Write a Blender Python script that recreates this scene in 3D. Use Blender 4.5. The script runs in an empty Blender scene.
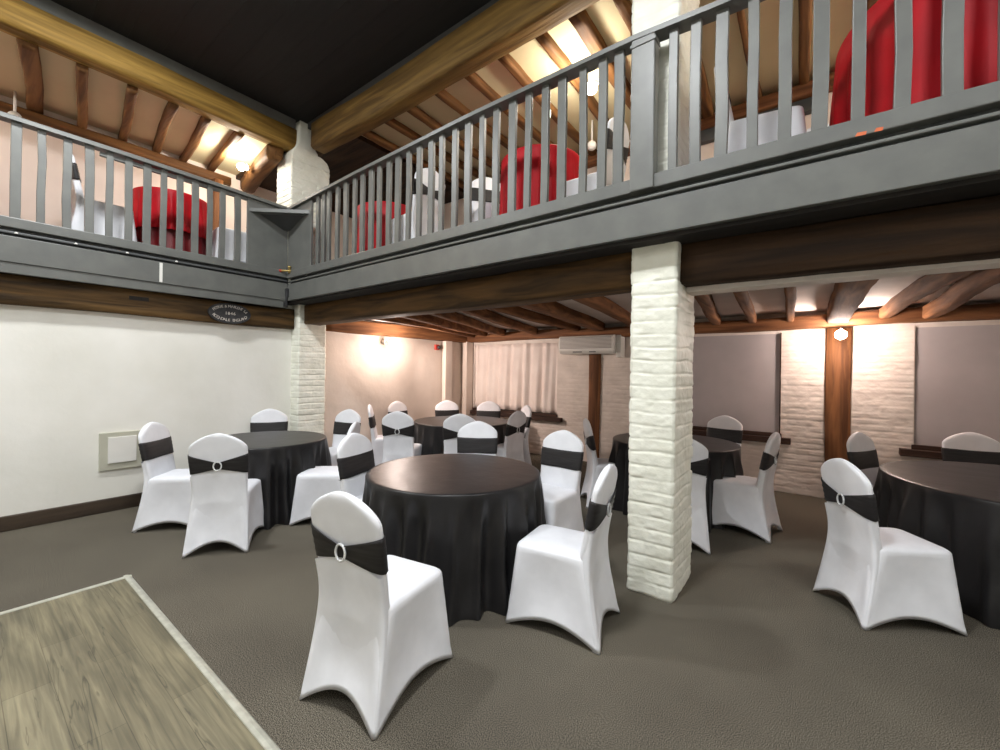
import bpy, math, random
import numpy as np
from mathutils import Vector, Matrix

scn = bpy.context.scene
C = scn.collection
PI = math.pi

# ---------------------------------------------------------------- camera
YAW = math.atan(319.6 / 420.0)
ROLL = 0.0145
cam_data = bpy.data.cameras.new('camera')
cam_data.sensor_width = 36.0
cam_data.lens = 420.0 / 1000.0 * 36.0
cam_data.shift_y = -0.004
cam_data.clip_start = 0.05
cam = bpy.data.objects.new('camera', cam_data)
C.objects.link(cam)
cam.matrix_world = (Matrix.Translation((0, 0, 1.5)) @ Matrix.Rotation(YAW, 4, 'Z')
                    @ Matrix.Rotation(PI / 2, 4, 'X') @ Matrix.Rotation(ROLL, 4, 'Z'))
scn.camera = cam

# ---------------------------------------------------------------- world, exposure, big lights
w = bpy.data.worlds.new('world')
scn.world = w
w.use_nodes = True
w.node_tree.nodes['Background'].inputs[0].default_value = (0.8, 0.85, 0.9, 1)
w.node_tree.nodes['Background'].inputs[1].default_value = 0.05
scn.view_settings.view_transform = 'Standard'
scn.view_settings.look = 'None'
scn.view_settings.exposure = 0.0
scn.view_settings.gamma = 1.0
scn.view_settings.use_curve_mapping = False


def light(name, kind, loc, power, col, size=0.1, target=None, parent=None, spot=None):
    l = bpy.data.lights.new(name, kind)
    l.energy = power
    l.color = col
    if kind == 'AREA':
        l.shape = 'DISK'
        l.size = size
    else:
        l.shadow_soft_size = size
    if spot:
        l.spot_size = spot
        l.spot_blend = 0.5
    o = bpy.data.objects.new(name, l)
    C.objects.link(o)
    o.location = loc
    if target is not None:
        d = Vector(target) - Vector(loc)
        o.rotation_euler = d.to_track_quat('-Z', 'Y').to_euler()
    if parent:
        o.parent = parent
    return o


COOL = (0.96, 0.985, 1.0)
WARM = (1.0, 0.83, 0.75)
WARMUP = (1.0, 0.93, 0.82)
# ceiling lamps over the open floor, with one added soft fill
light('overhead_light', 'AREA', (-4.3, 0.55, 4.78), 120, COOL, 0.4)
light('overhead_light', 'AREA', (-1.2, 0.7, 4.78), 125, COOL, 0.5)
light('overhead_light', 'AREA', (0.6, -1.6, 4.78), 60, COOL, 1.6)  # soft fill added on the camera side to flatten contrast
light('overhead_light', 'AREA', (1.9, 0.9, 4.78), 75, COOL, 1.0)
light('overhead_light', 'AREA', (-3.2, -3.0, 4.78), 70, COOL, 1.2)
# lamps of the galleries outside the frame, and an added low room fill
light('gallery_light', 'POINT', (-6.7, -1.6, 4.1), 85, WARMUP, 0.12)
light('gallery_light', 'POINT', (2.2, 4.4, 4.1), 125, WARMUP, 0.12)
light('low_room_fill', 'POINT', (2.9, 5.6, 1.95), 12, WARM, 0.08)  # weak fill added for the low room, not a known lamp


# ---------------------------------------------------------------- materials
def srgb(r, g, b):
    def f(c):
        c /= 255.0
        return c / 12.92 if c <= 0.04045 else ((c + 0.055) / 1.055) ** 2.4
    return (f(r), f(g), f(b), 1.0)


def mat(name, c1, c2=None, rough=0.6, scale=(4, 4, 4), detail=6, bump=0.0, bump_scale=None, metal=0.0,
        lo=0.35, hi=0.65, sheen=0.0, spec=0.5, distort=0.0, bump_dist=0.01, alpha_trans=0.0):
    m = bpy.data.materials.new(name)
    m.use_nodes = True
    nt = m.node_tree
    b = nt.nodes['Principled BSDF']
    b.inputs['Roughness'].default_value = rough
    b.inputs['Metallic'].default_value = metal
    b.inputs['Specular IOR Level'].default_value = spec
    if sheen:
        b.inputs['Sheen Weight'].default_value = sheen
    tc = nt.nodes.new('ShaderNodeTexCoord')
    mp = nt.nodes.new('ShaderNodeMapping')
    mp.inputs['Scale'].default_value = scale
    nt.links.new(tc.outputs['Object'], mp.inputs['Vector'])
    nz = nt.nodes.new('ShaderNodeTexNoise')
    nz.inputs['Scale'].default_value = 1.0
    nz.inputs['Detail'].default_value = detail
    nz.inputs['Distortion'].default_value = distort
    nt.links.new(mp.outputs['Vector'], nz.inputs['Vector'])
    rp = nt.nodes.new('ShaderNodeValToRGB')
    rp.color_ramp.elements[0].position = lo
    rp.color_ramp.elements[1].position = hi
    rp.color_ramp.elements[0].color = c1
    rp.color_ramp.elements[1].color = c2 or c1
    nt.links.new(nz.outputs['Fac'], rp.inputs['Fac'])
    nt.links.new(rp.outputs['Color'], b.inputs['Base Color'])
    if bump:
        mp2 = nt.nodes.new('ShaderNodeMapping')
        mp2.inputs['Scale'].default_value = bump_scale or scale
        nt.links.new(tc.outputs['Object'], mp2.inputs['Vector'])
        n2 = nt.nodes.new('ShaderNodeTexNoise')
        n2.inputs['Scale'].default_value = 1.0
        n2.inputs['Detail'].default_value = 5
        nt.links.new(mp2.outputs['Vector'], n2.inputs['Vector'])
        bp = nt.nodes.new('ShaderNodeBump')
        bp.inputs['Strength'].default_value = bump
        bp.inputs['Distance'].default_value = bump_dist
        nt.links.new(n2.outputs['Fac'], bp.inputs['Height'])
        nt.links.new(bp.outputs['Normal'], b.inputs['Normal'])
    return m


def emit(name, col, strength):
    m = bpy.data.materials.new(name)
    m.use_nodes = True
    nt = m.node_tree
    b = nt.nodes['Principled BSDF']
    b.inputs['Base Color'].default_value = (1, 1, 1, 1)
    b.inputs['Emission Color'].default_value = (*col, 1)
    b.inputs['Emission Strength'].default_value = strength
    return m


def wood(name, dark, light_, axis, rough=0.7, bump=0.5):
    s = {'X': (1.2, 14, 14), 'Y': (14, 1.2, 14), 'Z': (14, 14, 1.2)}[axis]
    bs = {'X': (4, 45, 45), 'Y': (45, 4, 45), 'Z': (45, 45, 4)}[axis]
    return mat(name, dark, light_, rough, s, 8, bump, bs, spec=0.3, lo=0.36, hi=0.66, distort=0.6, bump_dist=0.012)


M = {}
M['plaster'] = mat('white plaster', srgb(228, 226, 217), srgb(238, 236, 229), 0.7, (1.5, 1.5, 1.5), bump=0.35, bump_scale=(9, 9, 9), bump_dist=0.008)
M['pink_plaster'] = mat('pale plaster', srgb(214, 200, 188), srgb(226, 212, 200), 0.7, (2, 2, 2), bump=0.6, bump_scale=(5, 5, 5), bump_dist=0.02)
M['upper_plaster'] = mat('gallery wall plaster', srgb(226, 208, 196), srgb(236, 220, 208), 0.75, (1.5, 1.5, 1.5), bump=0.2, bump_scale=(8, 8, 8))
M['ceiling_plaster'] = mat('beige ceiling plaster', srgb(206, 194, 154), srgb(216, 204, 164), 0.75, (1.2, 1.2, 1.2), bump=0.25, bump_scale=(5, 5, 5), bump_dist=0.02)
M['low_ceiling'] = mat('white low ceiling plaster', srgb(214, 204, 196), srgb(226, 216, 208), 0.75, (2, 2, 2), bump=0.4, bump_scale=(6, 6, 6), bump_dist=0.02)
M['brick'] = mat('white painted brick', srgb(226, 226, 212), srgb(238, 238, 226), 0.55, (6, 6, 6), bump=0.5, bump_scale=(38, 38, 38), bump_dist=0.006)
M['brick_back'] = mat('white painted back wall brick', srgb(216, 204, 194), srgb(230, 218, 208), 0.6, (5, 5, 5), bump=0.5, bump_scale=(38, 38, 38), bump_dist=0.006)
M['grey'] = mat('grey gloss paint', srgb(91, 92, 89), srgb(100, 101, 97), 0.42, (6, 6, 6), bump=0.15, bump_scale=(25, 25, 25), bump_dist=0.004)
M['grey_dark'] = mat('dark grey paint and groove shade', srgb(62, 64, 65), srgb(72, 74, 75), 0.5, (6, 6, 6))
M['black_board'] = mat('black ceiling boards', srgb(13, 12, 13), srgb(23, 21, 22), 0.75, (2, 22, 22), lo=0.35, hi=0.75, bump=0.2)
M['black_gap'] = mat('black board and gap shade', srgb(24, 20, 17), srgb(36, 30, 26), 0.8, (4, 20, 20))  # own black of the boards, also used for gap and slot shade
M['beam_x'] = wood('old oak beam along gallery', srgb(52, 36, 16), srgb(98, 70, 36), 'X')
M['beam_y'] = wood('old oak beam along left wall', srgb(50, 36, 18), srgb(104, 78, 44), 'Y')
M['dark_beam_x'] = wood('dark stained beam', srgb(38, 25, 14), srgb(66, 45, 26), 'X')
M['ochre_x'] = wood('ochre oak wall plate along gallery', srgb(88, 66, 31), srgb(132, 104, 54), 'X')
M['ochre_y'] = wood('ochre oak wall plate along left', srgb(112, 84, 34), srgb(166, 132, 64), 'Y')
M['rafter_x'] = wood('oak rafter across left gallery', srgb(84, 54, 26), srgb(124, 86, 46), 'X')
M['rafter_y'] = wood('oak rafter across right gallery', srgb(84, 54, 26), srgb(128, 88, 48), 'Y')
M['joist'] = wood('oak joist', srgb(92, 58, 34), srgb(142, 96, 60), 'Y', 0.9)
M['plate_x'] = wood('oak wall plate back', srgb(96, 60, 36), srgb(146, 98, 62), 'X')
M['post'] = wood('oak post', srgb(88, 54, 30), srgb(136, 90, 54), 'Z')
M['dark_wood'] = wood('dark window joinery', srgb(48, 32, 26), srgb(70, 50, 40), 'X')
M['skirting'] = wood('brown skirting board', srgb(52, 42, 34), srgb(72, 60, 48), 'Y', 0.55, 0.2)
M['white_fabric'] = mat('white stretch fabric', srgb(226, 227, 232), srgb(234, 235, 240), 0.6, (8, 8, 8), bump=0.08, bump_scale=(14, 14, 14), bump_dist=0.01, spec=0.3)
M['black_satin'] = mat('black stretch sash fabric', srgb(30, 28, 29), srgb(44, 42, 43), 0.5, (5, 5, 60), bump=0.4, bump_scale=(6, 6, 55), bump_dist=0.006, spec=0.35)
M['black_cloth'] = mat('black polyester tablecloth', srgb(27, 26, 27), srgb(36, 35, 36), 0.36, (3, 3, 3), bump=0.35, bump_scale=(5, 5, 5), bump_dist=0.015, spec=0.4)
M['red_cloth'] = mat('red satin tablecloth', srgb(158, 8, 22), srgb(184, 14, 28), 0.55, (3, 3, 3), bump=0.2, bump_scale=(6, 6, 6), bump_dist=0.01, spec=0.25)
M['red_dark'] = mat('deep red under cloth', srgb(104, 8, 16), srgb(122, 12, 22), 0.5, (3, 3, 3))  # darker red puts the shade below the top cloth into the colour
M['silver'] = mat('pale diamante ring', srgb(220, 222, 224), srgb(236, 238, 240), 0.25, (60, 60, 60), metal=0.3, bump=0.6, bump_scale=(160, 160, 160))
M['alu'] = mat('aluminium edge trim', srgb(176, 175, 162), srgb(196, 195, 182), 0.4, (20, 20, 20), metal=0.25)
M['white_plastic'] = mat('white plastic', srgb(222, 220, 214), srgb(230, 228, 222), 0.4, (3, 3, 3))
M['grey_plastic'] = mat('grey plastic grille', srgb(150, 144, 140), srgb(166, 160, 154), 0.5, (3, 3, 120))
M['panel_grey'] = mat('beige grey hatch frame', srgb(176, 174, 158), srgb(188, 186, 170), 0.55, (3, 3, 3))
M['blind'] = mat('plain grey roller blind', srgb(172, 164, 164), srgb(182, 174, 174), 0.8, (2, 2, 2))
M['curtain'] = mat('white voile curtain', srgb(236, 222, 214), srgb(244, 232, 224), 0.8, (3, 3, 3))
M['iron'] = mat('black cast iron', srgb(34, 34, 36), srgb(48, 48, 50), 0.5, (20, 20, 20), bump=0.3)
M['letters'] = mat('worn white lettering', srgb(188, 180, 170), srgb(206, 198, 188), 0.6, (20, 20, 20))
M['brass'] = mat('brass', srgb(196, 168, 100), srgb(214, 188, 120), 0.35, (20, 20, 20), metal=0.7)
M['red_paint'] = mat('red plastic', srgb(178, 52, 40), srgb(190, 60, 46), 0.5, (20, 20, 20))
M['orange'] = mat('orange marks', srgb(196, 92, 48), srgb(206, 104, 58), 0.6, (20, 20, 20))
M['lamp_glass'] = emit('lit bulb glass', (1.0, 0.86, 0.74), 60)
M['lamp_glass_up'] = emit('lit gallery bulb glass', (1.0, 0.88, 0.72), 60)
M['green_glow'] = emit('green lit sign', (0.05, 0.75, 0.42), 1.0)


def carpet_mat():
    m = bpy.data.materials.new('dark speckled carpet')
    m.use_nodes = True
    nt = m.node_tree
    b = nt.nodes['Principled BSDF']
    b.inputs['Roughness'].default_value = 0.95
    b.inputs['Specular IOR Level'].default_value = 0.1
    tc = nt.nodes.new('ShaderNodeTexCoord')
    n1 = nt.nodes.new('ShaderNodeTexNoise')
    n1.inputs['Scale'].default_value = 235
    n1.inputs['Detail'].default_value = 3
    n2 = nt.nodes.new('ShaderNodeTexNoise')
    n2.inputs['Scale'].default_value = 1.1
    n2.inputs['Detail'].default_value = 4
    vo = nt.nodes.new('ShaderNodeTexVoronoi')
    vo.inputs['Scale'].default_value = 260
    for n in (n1, n2, vo):
        nt.links.new(tc.outputs['Object'], n.inputs['Vector'])
    r1 = nt.nodes.new('ShaderNodeValToRGB')
    r1.color_ramp.elements[0].position = 0.40
    r1.color_ramp.elements[1].position = 0.62
    r1.color_ramp.elements[0].color = srgb(46, 43, 39)
    r1.color_ramp.elements[1].color = srgb(130, 124, 112)
    nt.links.new(n1.outputs['Fac'], r1.inputs['Fac'])
    r2 = nt.nodes.new('ShaderNodeValToRGB')
    r2.color_ramp.elements[0].position = 0.35
    r2.color_ramp.elements[1].position = 0.65
    r2.color_ramp.elements[0].color = (0.84, 0.82, 0.80, 1)
    r2.color_ramp.elements[1].color = (1.08, 1.06, 1.02, 1)
    nt.links.new(n2.outputs['Fac'], r2.inputs['Fac'])
    mx = nt.nodes.new('ShaderNodeMix')
    mx.data_type = 'RGBA'
    mx.blend_type = 'MULTIPLY'
    mx.inputs['Factor'].default_value = 1.0
    nt.links.new(r1.outputs['Color'], mx.inputs[6])
    nt.links.new(r2.outputs['Color'], mx.inputs[7])
    nt.links.new(mx.outputs[2], b.inputs['Base Color'])
    bp = nt.nodes.new('ShaderNodeBump')
    bp.inputs['Strength'].default_value = 0.35
    bp.inputs['Distance'].default_value = 0.003
    nt.links.new(vo.outputs['Distance'], bp.inputs['Height'])
    nt.links.new(bp.outputs['Normal'], b.inputs['Normal'])
    return m


def plank_mat():
    m = bpy.data.materials.new('weathered oak vinyl planks')
    m.use_nodes = True
    nt = m.node_tree
    b = nt.nodes['Principled BSDF']
    b.inputs['Roughness'].default_value = 0.5
    tc = nt.nodes.new('ShaderNodeTexCoord')
    br = nt.nodes.new('ShaderNodeTexBrick')
    br.offset = 0.4
    br.inputs['Scale'].default_value = 1.0
    br.inputs['Brick Width'].default_value = 0.95
    br.inputs['Row Height'].default_value = 0.155
    br.inputs['Mortar Size'].default_value = 0.0015
    br.inputs['Color1'].default_value = srgb(119, 111, 87)
    br.inputs['Color2'].default_value = srgb(134, 126, 101)
    br.inputs['Mortar'].default_value = srgb(100, 92, 72)
    nt.links.new(tc.outputs['Object'], br.inputs['Vector'])

    def noise(scale, sx, sy, det, dist):
        mp = nt.nodes.new('ShaderNodeMapping')
        mp.inputs['Scale'].default_value = (sx, sy, 1)
        nt.links.new(tc.outputs['Object'], mp.inputs['Vector'])
        n = nt.nodes.new('ShaderNodeTexNoise')
        n.inputs['Scale'].default_value = scale
        n.inputs['Detail'].default_value = det
        n.inputs['Distortion'].default_value = dist
        nt.links.new(mp.outputs['Vector'], n.inputs['Vector'])
        return n

    def ramp(n, stops):
        r = nt.nodes.new('ShaderNodeValToRGB')
        e = r.color_ramp.elements
        e[0].position, e[0].color = stops[0][0], (*[stops[0][1]] * 3, 1)
        e[1].position, e[1].color = stops[-1][0], (*[stops[-1][1]] * 3, 1)
        for p, v in stops[1:-1]:
            k = e.new(p)
            k.color = (v, v, v, 1)
        nt.links.new(n.outputs['Fac'], r.inputs['Fac'])
        return r

    def mult(a, bb):
        mx = nt.nodes.new('ShaderNodeMix')
        mx.data_type = 'RGBA'
        mx.blend_type = 'MULTIPLY'
        mx.inputs['Factor'].default_value = 1.0
        nt.links.new(a, mx.inputs[6])
        nt.links.new(bb, mx.inputs[7])
        return mx.outputs[2]
    grain = ramp(noise(1, 2.2, 46, 8, 0.8), [(0.32, 0.6), (0.68, 1.15)])
    cloud = ramp(noise(1, 1.2, 7, 5, 0.6), [(0.34, 0.66), (0.66, 1.2)])
    # thin dark cracks along the planks: a narrow band of a stretched noise
    crack = ramp(noise(1, 0.7, 9.5, 4, 0.7), [(0.0, 1.0), (0.62, 1.0), (0.635, 0.5), (0.65, 1.0), (1.0, 1.0)])
    crack2 = ramp(noise(2.1, 0.6, 8.0, 3, 0.6), [(0.0, 1.0), (0.33, 1.0), (0.345, 0.6), (0.36, 1.0), (1.0, 1.0)])
    c = mult(br.outputs['Color'], grain.outputs['Color'])
    c = mult(c, cloud.outputs['Color'])
    c = mult(c, crack.outputs['Color'])
    c = mult(c, crack2.outputs['Color'])
    nt.links.new(c, b.inputs['Base Color'])
    return m


M['carpet'] = carpet_mat()
M['planks'] = plank_mat()


# ---------------------------------------------------------------- mesh helpers
class MB:
    def __init__(self):
        self.v, self.f = [], []

    def add(self, vs, fs):
        o = len(self.v)
        self.v += [tuple(map(float, p)) for p in vs]
        self.f += [tuple(int(i) + o for i in f) for f in fs]
        return self

    def box(self, x0, x1, y0, y1, z0, z1):
        vs = [(x, y, z) for z in (z0, z1) for y in (y0, y1) for x in (x0, x1)]
        return self.add(vs, [(0, 2, 3, 1), (4, 5, 7, 6), (0, 1, 5, 4), (2, 6, 7, 3), (0, 4, 6, 2), (1, 3, 7, 5)])

    def loft(self, rings, cap0=True, cap1=True, closed=True):
        n = len(rings[0])
        vs = [p for r in rings for p in r]
        fs = []
        for i in range(len(rings) - 1):
            for j in range(n if closed else n - 1):
                k = (j + 1) % n
                fs.append((i * n + j, i * n + k, (i + 1) * n + k, (i + 1) * n + j))
        if cap0:
            fs.append(tuple(range(n))[::-1])
        if cap1:
            fs.append(tuple((len(rings) - 1) * n + j for j in range(n)))
        return self.add(vs, fs)

    def tube(self, pts, r, n=10):
        rings = []
        pts = [Vector(p) for p in pts]
        for i, p in enumerate(pts):
            d = (pts[min(i + 1, len(pts) - 1)] - pts[max(i - 1, 0)]).normalized()
            a = Vector((0, 0, 1)) if abs(d.z) < 0.9 else Vector((1, 0, 0))
            s = d.cross(a).normalized()
            t = s.cross(d)
            rr = r[i] if isinstance(r, (list, tuple)) else r
            rings.append([p + rr * (math.cos(2 * PI * k / n) * s + math.sin(2 * PI * k / n) * t) for k in range(n)])
        return self.loft(rings)

    def lathe(self, prof, c=(0, 0, 0), n=24):
        return self.loft([[(c[0] + r * math.cos(2 * PI * k / n), c[1] + r * math.sin(2 * PI * k / n), c[2] + z)
                           for k in range(n)] for r, z in prof])

    def grid(self, fn, nu, nv):
        vs = [fn(i / nu, j / nv) for j in range(nv + 1) for i in range(nu + 1)]
        fs = [(j * (nu + 1) + i, j * (nu + 1) + i + 1, (j + 1) * (nu + 1) + i + 1, (j + 1) * (nu + 1) + i)
              for j in range(nv) for i in range(nu)]
        return self.add(vs, fs)

    def build(self, name, m, parent=None, smooth=False, bevel=0.0):
        me = bpy.data.meshes.new(name)
        me.from_pydata(self.v, [], self.f)
        me.update()
        if smooth:
            me.polygons.foreach_set('use_smooth', [True] * len(me.polygons))
        me.materials.append(m)
        o = bpy.data.objects.new(name, me)
        C.objects.link(o)
        if parent:
            o.parent = parent
        if bevel:
            b = o.modifiers.new('bevel', 'BEVEL')
            b.width = bevel
            b.segments = 2
            b.limit_method = 'ANGLE'
        return o


def tag(o, label, cat, group=None, kind=None):
    o['label'] = label
    o['category'] = cat
    if group:
        o['group'] = group
    if kind:
        o['kind'] = kind
    return o


def thing(name, label, cat, loc=(0, 0, 0), rz=0.0, group=None):
    o = bpy.data.objects.new(name, None)
    o.empty_display_size = 0.1
    C.objects.link(o)
    o.location = loc
    o.rotation_euler = (0, 0, rz)
    return tag(o, label, cat, group)


def struct(o, label, cat='wall'):
    o['kind'] = 'structure'
    o['label'] = label
    o['category'] = cat
    return o


# smooth value noise in numpy
def vnoise(x, y, seed=0):
    rng = np.random.RandomState(seed)
    T = rng.rand(64, 64)
    xi, yi = np.floor(x).astype(int), np.floor(y).astype(int)
    fx, fy = x - xi, y - yi
    fx, fy = fx * fx * (3 - 2 * fx), fy * fy * (3 - 2 * fy)
    a = T[xi % 64, yi % 64]
    b = T[(xi + 1) % 64, yi % 64]
    c = T[xi % 64, (yi + 1) % 64]
    d = T[(xi + 1) % 64, (yi + 1) % 64]
    return (a * (1 - fx) + b * fx) * (1 - fy) + (c * (1 - fx) + d * fx) * fy


def brick_disp(u, z, seed=0, ch=0.078, bl=0.225, depth=0.008):
    """height of a thickly painted brick face at (u along wall, z up)"""
    zz = z + 0.010 * (vnoise(u * 5, z * 5, seed) - 0.5) * 2
    row = np.floor(zz / ch)
    fz = zz / ch - row
    uu = u + 0.5 * bl * (row % 2) + 0.02 * (vnoise(row * 3.7, row * 0 + 0.5, seed + 1) - 0.5)
    col = np.floor(uu / bl)
    fu = uu / bl - col
    dz = np.minimum(fz, 1 - fz) * ch
    du = np.minimum(fu, 1 - fu) * bl
    d = np.minimum(dz, du + 0.006 * vnoise(row * 1.3, col * 2.1, seed + 2))
    t = np.clip(d / 0.011, 0, 1)
    t = t * t * (3 - 2 * t)
    jit = vnoise(row * 1.7 + 0.5, col * 2.9 + 0.5, seed + 3) - 0.5
    rough = vnoise(u * 28, z * 36, seed + 4) - 0.5
    big = vnoise(u * 9, z * 12, seed + 5) - 0.5
    return depth * (t - 1) * (0.1 + 1.1 * vnoise(u * 9 + 3, z * 13, seed + 6)) + 0.005 * jit * t + 0.005 * rough + 0.008 * big


def brick_pillar_bm(x0, x1, y0, y1, zfun0, z1, seed, step=0.012, depth=0.009, ch=0.078):
    """closed brick prism; zfun0 base height"""
    per = []
    for (ax, ay, bx, by, nx, ny) in ((x0, y0, x1, y0, 0, -1), (x1, y0, x1, y1, 1, 0), (x1, y1, x0, y1, 0, 1), (x0, y1, x0, y0, -1, 0)):
        L = math.hypot(bx - ax, by - ay)
        n = max(3, int(L / step))
        for i in range(n):
            t = i / n
            per.append((ax + (bx - ax) * t, ay + (by - ay) * t, nx, ny, i == 0))
    P = np.array([(p[0], p[1]) for p in per])
    Nn = np.array([(p[2], p[3]) for p in per], float)
    k = len(per)
    for i in range(k):
        if per[i][4]:
            Nn[i] = (Nn[i] + Nn[i - 1])
    u = np.concatenate([[0], np.cumsum(np.hypot(*np.diff(P, axis=0).T))])
    zs = np.linspace(zfun0, z1, max(3, int((z1 - zfun0) / 0.008)))
    mb = MB()
    rings = []
    for z in zs:
        d = brick_disp(u, np.full_like(u, z), seed, ch=ch, depth=depth)
        cor = np.array([p[4] for p in per])
        d = np.where(cor, d - 0.008, d)
        q = P + Nn * d[:, None]
        rings.append([(a, b, z) for a, b in q])
    mb.loft(rings)
    return mb


# ================================================================ THE SETTING
XL, XR = -5.8, 3.2        # lower left wall, right wall
YF, YB = -4.6, 6.5        # front wall, lower back wall
XU, YU = -7.3, 5.3        # upper walls of the galleries
ZG = 2.765                 # gallery floor
ZC = 4.50                 # gallery ceiling

struct(MB().box(XL - 0.3, XR, YF, YB + 0.3, -0.1, 0).build('floor', M['carpet']), 'dark speckled carpet of the lower room', 'floor')
wl = MB()
wl.grid(lambda s, t: (XL + 0.012 * math.sin(s * 17 + t * 3) * math.sin(t * 5), YF + s * (YB - YF), t * 2.4), 90, 24)
struct(wl.build('wall_left', M['plaster'], smooth=True), 'long white plastered wall under the left gallery')
struct(MB().box(XR, XR + 0.1, YF, YB, 0, 4.9).build('wall_right', M['plaster']), 'white wall on the right outside the frame')
struct(MB().box(XU, XR, YF - 0.1, YF, 0, 4.9).build('wall_front', M['plaster']), 'white wall behind the camera')
struct(MB().box(XU - 0.1, XU, YF, YU + 0.1, ZG, 4.9).build('wall_left_upper', M['upper_plaster']), 'pale plaster wall at the back of the left gallery')
struct(MB().box(XU, XR, YU, YU + 0.1, ZG, 4.9).build('wall_back_upper', M['upper_plaster']), 'pale plaster wall at the back of the right gallery')
# black ceiling over the open well
blk = MB()
for i in range(28):
    y = YF + i * 0.27
    blk.box(-5.64, XR, y, min(y + 0.268, 3.1), 4.82, 4.86)
blk.box(-5.75, XR, YF, 3.1, 4.825, 4.95)
struct(blk.build('ceiling', M['black_board']), 'black boarded ceiling over the open well', 'ceiling')
# gallery ceilings (plaster between rafters)
gc = MB()
gc.box(XU, -5.80, YF, 2.70, ZC, ZC + 0.05)
gc.box(-4.72, XR, 3.08, YU, ZC, ZC + 0.05)
struct(gc.build('ceiling_gallery', M['ceiling_plaster']), 'beige plaster ceiling between the gallery rafters', 'ceiling')
struct(MB().box(XU, -5.80, 2.70, YU, ZC - 0.06, ZC + 0.05).box(-5.80, -4.72, 3.08, YU, ZC - 0.06, ZC + 0.05).build('ceiling_corner', M['dark_beam_x']), 'dark timber boarding over the gallery corner behind the pillar', 'ceiling')
# gallery floors with the low white ceiling under them
gf = MB()
gf.box(XU, -5.66, YF, YU, 2.62, ZG)
gf.box(-5.66, XR, 2.76, YU, 2.62, ZG)
struct(gf.build('floor_gallery', M['grey_dark']), 'boarded floor of the galleries', 'floor')
lc = MB()
lc.grid(lambda s, t: (XL - 0.1 + s * (XR - XL + 0.1), 3.05 + t * (YB + 0.2 - 3.05), 2.29 + 0.015 * math.sin(s * 40) * math.cos(t * 9)), 80, 30)
struct(lc.build('ceiling_low', M['low_ceiling'], smooth=True), 'white plaster ceiling of the low room between dark joists', 'ceiling')
struct(MB().box(XL - 0.1, XR, 2.74, 3.1, 2.36, 2.44).build('trim_1', M['black_gap']), 'dark boarding above the long beam under the right gallery', 'trim')
struct(MB().box(-5.86, -5.62, YF, 2.72, 2.30, 2.44).build('trim_2', M['black_gap']), 'black strip painted for the shade above the beam under the left gallery', 'trim')  # black strip stands in for the shade gap above the beam
struct(MB().box(XL - 0.02, XL + 0.028, YF, 2.86, 0, 0.135).build('baseboard_left', M['skirting'], bevel=0.008), 'brown skirting board along the white left wall', 'baseboard')

# back wall: painted brick with three window openings
WIN = [(-5.60, -3.68, 0.70, 2.03), (-2.05, -0.40, 0.70, 2.045), (0.84, 2.35, 0.70, 2.06)]
SX, SZ = 0.016, 0.012
xs = np.arange(XL - 0.1, XR + SX, SX)
zs = np.arange(0, 2.32, SZ)
U, Zg = np.meshgrid(xs, zs)
D = brick_disp(U, Zg, 11, ch=0.072, bl=0.22, depth=0.008)
wb = MB()
nx, nz = len(xs), len(zs)
vs = [(xs[i], YB - D[j, i], zs[j]) for j in range(nz) for i in range(nx)]
fs = []
for j in range(nz - 1):
    for i in range(nx - 1):
        cx, cz = xs[i] + SX / 2, zs[j] + SZ / 2
        if any(a < cx < b and c < cz < d for a, b, c, d in WIN):
            continue
        fs.append((j * nx + i, j * nx + i + 1, (j + 1) * nx + i + 1, (j + 1) * nx + i))
wb.add(vs, fs)
struct(wb.build('wall_back', M['brick_back'], smooth=True), 'white painted brick wall at the back of the low room')
for i, (a, b, c, d) in enumerate(WIN):
    m = MB()
    m.box(a - 0.02, b + 0.02, YB + 0.10, YB + 0.12, c, d)                      # back panel
    m.box(a - 0.03, a + 0.005, YB + 0.012, YB + 0.12, c, d)
    m.box(b - 0.005, b + 0.03, YB + 0.012, YB + 0.12, c, d)
    m.box(a - 0.03, b + 0.03, YB + 0.012, YB + 0.12, d - 0.01, d + 0.03)
    wo = m.build('window_%d' % (i + 1), M['brick_back'])
    if i == 1:
        MB().box(b - 0.008, b + 0.005, YB - 0.012, YB + 0.05, c - 0.02, d).build('frame_edge', M['dark_wood'], wo)
    struct(wo, ['window in the back wall hung with a white voile curtain', 'window in the back wall behind the white pillar',
                'window in the back wall at the right edge'][i], 'window')
    s = MB().box(a - 0.12, b + 0.12, YB - 0.10, YB + 0.06, c - 0.075, c - 0.0)
    s.box(a - 0.02, b + 0.02, YB - 0.02, YB + 0.10, c, c + 0.05)
    s.build('window_sill', M['dark_wood'], wo, bevel=0.006)
    if i > 0:
        bl = MB().box(a + 0.006, b - 0.008, YB + 0.02, YB + 0.026, c + 0.045, d - 0.005)
        bo = bl.build('roller_blind', M['blind'])
        tag(bo, ['plain grey blind drawn down in the window just right of the white pillar',
                 'plain grey blind drawn down in the window at the far right'][i - 1], 'blind', 'blinds in the back windows')
cu = MB()
def curt(s, t):
    x = -5.60 + s * 1.90
    amp = 0.022 + 0.02 * t
    return (x, YB + 0.02 + amp * (math.sin(s * 46 + 1.2 * math.sin(s * 9)) + 0.5 * math.sin(s * 83 + t * 2)) * 0.8, 0.76 + (1 - t) * 1.26)
cu.grid(curt, 150, 12)
cuo = cu.build('curtain', M['curtain'], smooth=True)
cuo.modifiers.new('solid', 'SOLIDIFY').thickness = 0.004
tag(cuo, 'white voile curtain hanging over the back window beside the air conditioner', 'curtain')

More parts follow.
